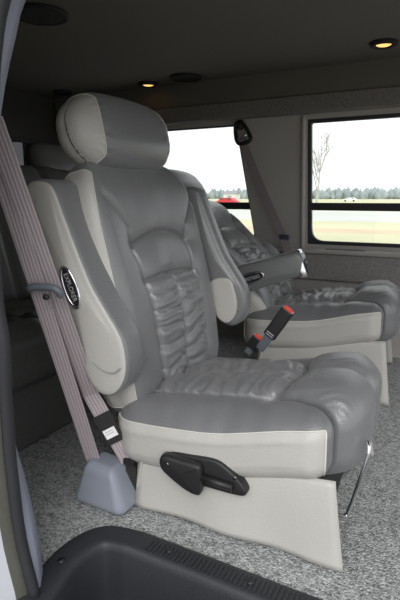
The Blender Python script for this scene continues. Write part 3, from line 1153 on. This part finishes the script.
speaker('ceiling_speaker', -1.547, 1.586, .10, 'large dark round speaker in the ceiling near the door pillar')
speaker('ceiling_speaker', -1.563, 2.76, .085, 'dark round speaker in the ceiling beside the lit reading light')
speaker('ceiling_vent', -2.51, 2.74, .055, 'small unlit dark round fitting in the ceiling left of the headrest', 'ceiling fitting', None)


# ------------------------------------------------------------------ seat belts
def strap_data(pts, w, nrm, th=.0014, wfun=None):
    """flat webbing along pts, its face turned to nrm"""
    P = [Vector(p) for p in pts]
    V = []; UV = []; Fc = []
    L = 0
    for i, p in enumerate(P):
        t = (P[min(i + 1, len(P) - 1)] - P[max(i - 1, 0)]).normalized()
        n = Vector(nrm[i] if isinstance(nrm, list) else nrm)
        s = t.cross(n).normalized()
        n = s.cross(t).normalized()
        if i:
            L += (p - P[i - 1]).length
        for a, b, u in ((-.5, 1, 0), (.5, 1, 1), (.5, -1, 1), (-.5, -1, 0)):
            V.append(p + s * a * w + n * b * th); UV.append((u, L))
    for i in range(len(P) - 1):
        for k in range(4):
            l = (k + 1) % 4
            Fc.append((i * 4 + k, i * 4 + l, (i + 1) * 4 + l, (i + 1) * 4 + k))
    Fc.append((3, 2, 1, 0)); e = (len(P) - 1) * 4
    Fc.append((e, e + 1, e + 2, e + 3))
    return V, Fc, UV


def strap(name, pts, w, nrm, m, parent, org=(0, 0, 0), **k):
    V, Fc, UV = strap_data([Vector(p) - Vector(org) for p in pts], w, nrm, **k)
    return fix_normals(link(name, V, Fc, m, parent, smooth=False, uv=UV))


belt_o = np.array([-.88, 1.07, 0])
belt = thing('seat_belt', 'mauve grey seat belt hanging beside the big chair, clipped into a grey floor housing', 'seat belt', tuple(belt_o))
top_a = at(-14, 128, .80)
slot = np.array([-.893, 1.03, .126])
slot = at(97, 466, 1.075)
A_ = [top_a + (slot - np.array([0, 0, .02]) - top_a) * t for t in np.linspace(0, 1, 16)]
strap('webbing', A_, .044, (.35, -1, .25), 'belt', belt, belt_o)
top_b = at(-8, 118, .79)
midb = at(91, 395, 1.055)
endb = at(129, 461, 1.09)
B_ = [top_b + (midb - top_b) * t for t in np.linspace(0, 1, 14)] + [midb + (endb - midb) * t for t in np.linspace(.15, 1, 6)]
strap('webbing', B_, .048, (.35, -1, .25), 'belt', belt, belt_o)
# black sleeve with white label low on the inner strap
s0 = midb + (endb - midb) * .28 + np.array([0, -.004, 0]); s1 = midb + (endb - midb) * .70 + np.array([0, -.004, 0])
strap('belt_sleeve', [s0, (s0 + s1) / 2, s1], .052, (.35, -1, .25), 'black_fabric', belt, belt_o, th=.003)
l0 = s0 + (s1 - s0) * .50 + np.array([0, -.004, 0]); l1 = s0 + (s1 - s0) * .80 + np.array([0, -.004, 0])
lab = strap('care_label', [l0, l1], .038, (.35, -1, .25), 'webbing_label', belt, belt_o)
lab['label'] = 'small white care label'
mb = MB()
for q in (.25, .5):
    c0 = l0 + (l1 - l0) * q + np.array([0, -.0022, 0])
    V_, F_, _ = strap_data([Vector(c0 - belt_o), Vector(c0 + (l1 - l0) * .07 - belt_o)], .026, (.35, -1, .25), .0004)
    mb.add(V_, F_)
mb.build('label_print', 'print_grey', lab)
# grey latch plate with its stop button riding on the straps
dirA = (slot - top_a) / np.linalg.norm(slot - top_a)
lp = at(44, 289, (A_[6][1] + B_[6][1]) / 2 - .014)
sx_ = np.array([.93, .30, -.05]); sx_ /= np.linalg.norm(sx_)
pts = [lp - sx_ * .040 + np.array([0, .006, -.006]), lp - sx_ * .036, lp - sx_ * .02 + np.array([0, 0, .004]), lp + sx_ * .02 + np.array([0, 0, .005]), lp + sx_ * .036, lp + sx_ * .040 + np.array([.0, .004, -.008]), lp + sx_ * .036 + np.array([0, .008, -.016])]
tube('latch_plate', [p - belt_o for p in smooth_path(pts, 5)], .0098, 'dark_grey_plastic', belt, 10)
bt = at(47, 297, lp[1] + .004)
tube('stop_button', [bt - belt_o, bt + np.array([.003, -.009, .002]) - belt_o], .0075, 'black_plastic', belt, 14)
# floor retractor housing
P, V, Q, fid = rbox((.100, .062, .066), (.032, .032, .026), .006)
V = V.copy()
fz = (V[:, 2] + .066) / .132
V[:, 0] = V[:, 0] * (1 - .48 * fz) - .004 * fz
V[:, 1] = V[:, 1] * (1 - .25 * fz) + .010 * fz
V[:, 2] += -.020 * fz * np.clip(V[:, 0] / .05, -1, 1) * .2
hc = np.array([-.880, 1.066, .068])
V = V + hc - belt_o
hs = link('retractor_housing', V, Q, 'grey_plastic', belt)
hs['label'] = 'blue grey plastic housing on the carpet'
sl_ = slot + np.array([0, -.002, .0])
# anchor at the end of the inner strap
an = endb + np.array([.0, .0, .0])
f0 = at(135, 497, 1.095)
strap('anchor_strap', [endb + np.array([0, .004, .012]), endb * .5 + f0 * .5, np.array([f0[0], f0[1], .012])], .030, (.5, -1, .2), 'black_fabric', belt, belt_o, th=.004)
MB().box(-.018, .018, -.012, .012, -.008, .010).build('anchor_plate', 'black_plastic', belt, bevel=.003).location = endb + np.array([.004, 0, .0]) - belt_o

# far belt: loop on the pillar, webbing down to the reclined chair
fb = thing('seat_belt', 'grey seat belt hanging from a black loop on the pillar between the windows', 'seat belt', tuple(at(242, 130, WY - .03)))
fo = np.array(fb.location)
p0 = at(241, 137, WY - .04); p1 = at(262, 190, WY - .06); p2 = at(284, 240, WY - .10); p3 = at(290, 262, WY - .14)
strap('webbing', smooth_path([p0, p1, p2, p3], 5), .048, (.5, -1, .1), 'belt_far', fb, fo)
lo = smooth_path([at(236, 124, WY - .03), at(236, 138, WY - .04), at(240, 144, WY - .045), at(249, 141, WY - .045), at(250, 136, WY - .04), at(243, 124, WY - .03)], 5, True)
tube('belt_loop', [p - fo for p in lo], .012, 'black_plastic', fb, 10, True)
tube('loop_anchor', [at(240, 121, WY - .02) - fo, at(240, 129, WY - .03) - fo], .02, 'black_plastic', fb, 12)
gl0, gl1 = at(240, 138, WY - .060), at(247, 134.5, WY - .060)
tube('loop_slot', [gl0 - fo, gl1 - fo], .006, 'chrome', fb, 8)
tg = at(284, 237, WY - .115)
MB().box(-.028, .032, -.010, .010, -.014, .014).build('latch_tongue', 'tongue_blue', fb, bevel=.006).location = tg - fo


def buckle(a, b, w, label, text=True):
    """buckle from its lower end a to its press-button end b"""
    a = np.array(a); b = np.array(b)
    t = thing('belt_buckle', label, 'belt buckle', tuple(a), 0)
    ez = (b - a); L = np.linalg.norm(ez); ez = ez / L
    n = np.array([.1, -1, .25]); n = n - ez * n.dot(ez); n /= np.linalg.norm(n)
    ex_ = np.cross(n, ez)
    Fm = frame((0, 0, 0), ex_, n, ez)

    def bx(name, h, r, c, m, res=.004):
        P, V, Q, fid = rbox(h, r, res)
        return link(name, Fm(V + np.array(c)), Q, m, t)
    bx('buckle_body', (w / 2, .011, L * .36), (.006, .006, .006), (0, 0, L * .62), 'black_plastic')
    o = bx('press_button', (w / 2 - .005, .0085, .008), (.003, .004, .004), (0, .0015, L * .98), 'red_button'); o['label'] = 'red press button'
    bx('button_surround', (w / 2 - .002, .0095, .003), (.002, .003, .0025), (0, 0, L * .985), 'print_grey')
    bx('stalk', (w / 2 - .008, .006, L * .22), (.004, .003, .004), (0, 0, L * .12), 'dark_grey_plastic')
    if text:
        mb = MB()
        for k in range(2):
            V_, F_ = MB().box(-w * .32, w * .32, .0108, .0115, L * (.30 + .05 * k), L * (.315 + .05 * k)).V, None
            q = MB().box(-w * .32, w * .32, .0106, .0114, L * (.30 + .05 * k), L * (.318 + .05 * k))
            mb.add(Fm(np.array(q.V)), q.F)
        mb.build('stalk_print', 'print_grey', t)
    return t


BY = HEM[1] + .60
buckle(at(262, 346, BY), at(289, 309, BY + .01), .05, 'black seat belt buckle standing upright beside the cushion, red button at its top')
buckle(at(248, 352, BY + .03), at(259, 337, BY + .03), .045, 'half hidden seat belt buckle, only its red button above the cushion edge', False)

# ------------------------------------------------------------------ outside
GZ = -.65


def ground_strip(name, y0, y1, m, z):
    return struct(MB().box(-900, 700, y0, y1, z - .05, z).build(name, m))


ground_strip('ground', -200, 1200, 'grass', GZ)
ground_strip('ground_gravel', -12, 9, 'gravel', GZ + .01)
ground_strip('ground_track', 22.6, 25.6, 'dirt', GZ + .01)
ground_strip('ground_pasture', 25.6, 33, 'pasture', GZ + .008)
ground_strip('ground_road', 33, 58, 'pale_lot', GZ + .01)

# distant wood: a mass of ragged crowns nobody could count
rng = random.Random(3)
mb = MB()
x = -760.0
while x < 330:
    h = rng.uniform(6, 9.5) * (1.6 if x < -230 else 1.0)
    w = rng.uniform(2, 4.5)
    y = rng.uniform(395, 425)
    n = 7
    V = []; Fc = []
    hs_ = [0, .25, .55, .8, 1.0]
    rs = [.7, 1, .8, .45, .05]
    for hz_, rz_ in zip(hs_, rs):
        for k in range(n):
            a = 2 * math.pi * k / n
            rr_ = w * rz_ * rng.uniform(.75, 1.2)
            V.append((x + rr_ * math.cos(a), y + rr_ * math.sin(a), GZ + h * hz_))
    for a in range(4):
        for k in range(n):
            Fc.append((a * n + k, a * n + (k + 1) % n, (a + 1) * n + (k + 1) % n, (a + 1) * n + k))
    Fc.append(tuple(range(4 * n, 5 * n)))
    mb.add(V, Fc)
    x += rng.uniform(1.0, 2.2)
o = mb.build('distant_woodland', 'hazed_forest', smooth=True)
o['kind'] = 'stuff'
tag(o, 'woodland, haze painted into its colour, along the horizon beyond the fields', 'trees')

# bare tree seen through the front window
tr = at(317, 190, 60)
tree = thing('bare_tree', 'leafless tree standing in the field outside the right window', 'tree', (tr[0], 60, GZ))
rng = random.Random(11)
tw = MB()
tk = MB()


def grow(p, d, L, r, lev):
    n = 4
    P = [np.array(p)]
    dd = np.array(d, float)
    for i in range(n):
        dd = dd + np.array([rng.uniform(-.12, .12), rng.uniform(-.12, .12), .05])
        dd /= np.linalg.norm(dd)
        P.append(P[-1] + dd * L / n)
    (tk if lev == 0 else tw).add(*tube_data(P, r, 5, False, [r * (1 - .5 * i / n) for i in range(n + 1)]))
    if lev < 4:
        for k in range(5 if lev == 0 else 4):
            i = rng.randint(1 if lev else 2, n)
            a = rng.uniform(0, 2 * math.pi); s = rng.uniform(.35, .7)
            nd = dd + np.array([math.cos(a) * s, math.sin(a) * s, .15])
            grow(P[i], nd / np.linalg.norm(nd), L * rng.uniform(.55, .7), r * .5, lev + 1)


grow((0, 0, 0), (0, 0, 1), 4.4, .16, 0)
tk.build('trunk', 'bark', tree, smooth=True)
tw.build('branches', 'bark', tree, smooth=True)


def car(name, px, py, Y, L, m, label, cat='car', tall=1.0):
    p = at(px, py, Y)
    t = thing(name, label, cat, (p[0], Y, GZ + .02))
    prof_ = [(-.5, .25), (-.5, .62), (-.44, .80), (-.30, .86), (-.18, 1.32), (-.08, 1.42), (.20, 1.42), (.30, 1.34), (.42, .92), (.5, .84), (.5, .25)]
    V, Fc, T = slab_data([(a * L, b * tall) for a, b in prof_][::-1], -.85, .85, .1, .05, 3, 3)
    fix_normals(link('car_body', [(a, t_, b) for a, b, t_ in V], Fc, m, t))
    MB().box(-.17 * L, .28 * L, -.88, -.84, .95 * tall, 1.28 * tall).build('side_window', 'car_glass', t)
    for wx in (-.3, .3):
        tube('wheel', [(wx * L, -.88, .32), (wx * L, -.62, .32)], .32, 'rubber', t, 16)


car('parked_car', 350, 200, 175, 4.6, 'white_paint', 'small white car far off across the field, seen above the window bar')
car('parked_car', 226, 207, 78, 4.2, 'red_paint', 'red car far off, seen through the left window just above its bar')
sp = at(232, 190, 230)
shed = thing('shed', 'pale gabled farm building far off in the left window', 'building', (sp[0], 230, GZ))
MB().box(-3.2, 3.2, -3, 3, 0, 3.0).build('shed_wall', 'shed_wall', shed)
rf = MB().add([(-3.5, -3.4, 3.0), (3.5, -3.4, 3.0), (3.5, 3.4, 3.0), (-3.5, 3.4, 3.0), (-3.5, 0, 4.6), (3.5, 0, 4.6)], [(0, 1, 5, 4), (2, 3, 4, 5), (0, 4, 3), (1, 2, 5), (0, 3, 2, 1)])
rf.build('shed_roof', 'shed_roof', shed)
MB().box(-1, 1, -3.06, -3.0, 0, 2.2).build('shed_door', 'shed_roof', shed)

# ------------------------------------------------------------------ light: bright overcast sky
w = bpy.data.worlds.new('overcast_sky')
SC.world = w
w.use_nodes = True
nt = w.node_tree
bg = nt.nodes['Background']
tc = nt.nodes.new('ShaderNodeTexCoord')
sx = nt.nodes.new('ShaderNodeSeparateXYZ')
nt.links.new(tc.outputs['Generated'], sx.inputs[0])
rp = nt.nodes.new('ShaderNodeValToRGB')
rp.color_ramp.elements[0].position = .0
rp.color_ramp.elements[0].color = (.93, .96, 1.0, 1)
rp.color_ramp.elements[1].position = .6
rp.color_ramp.elements[1].color = (1.0, 1.0, 1.0, 1)
nt.links.new(sx.outputs['Z'], rp.inputs['Fac'])
nt.links.new(rp.outputs['Color'], bg.inputs['Color'])
bg.inputs['Strength'].default_value = 1.3

sun_d = bpy.data.lights.new('veiled_sun', 'SUN')
sun_d.energy = 1.5
sun_d.angle = R(35)
sun_d.color = (1, .98, .97)
sun = bpy.data.objects.new('veiled_sun', sun_d)
COL.objects.link(sun)
sun.rotation_euler = (R(56), 0, R(24))
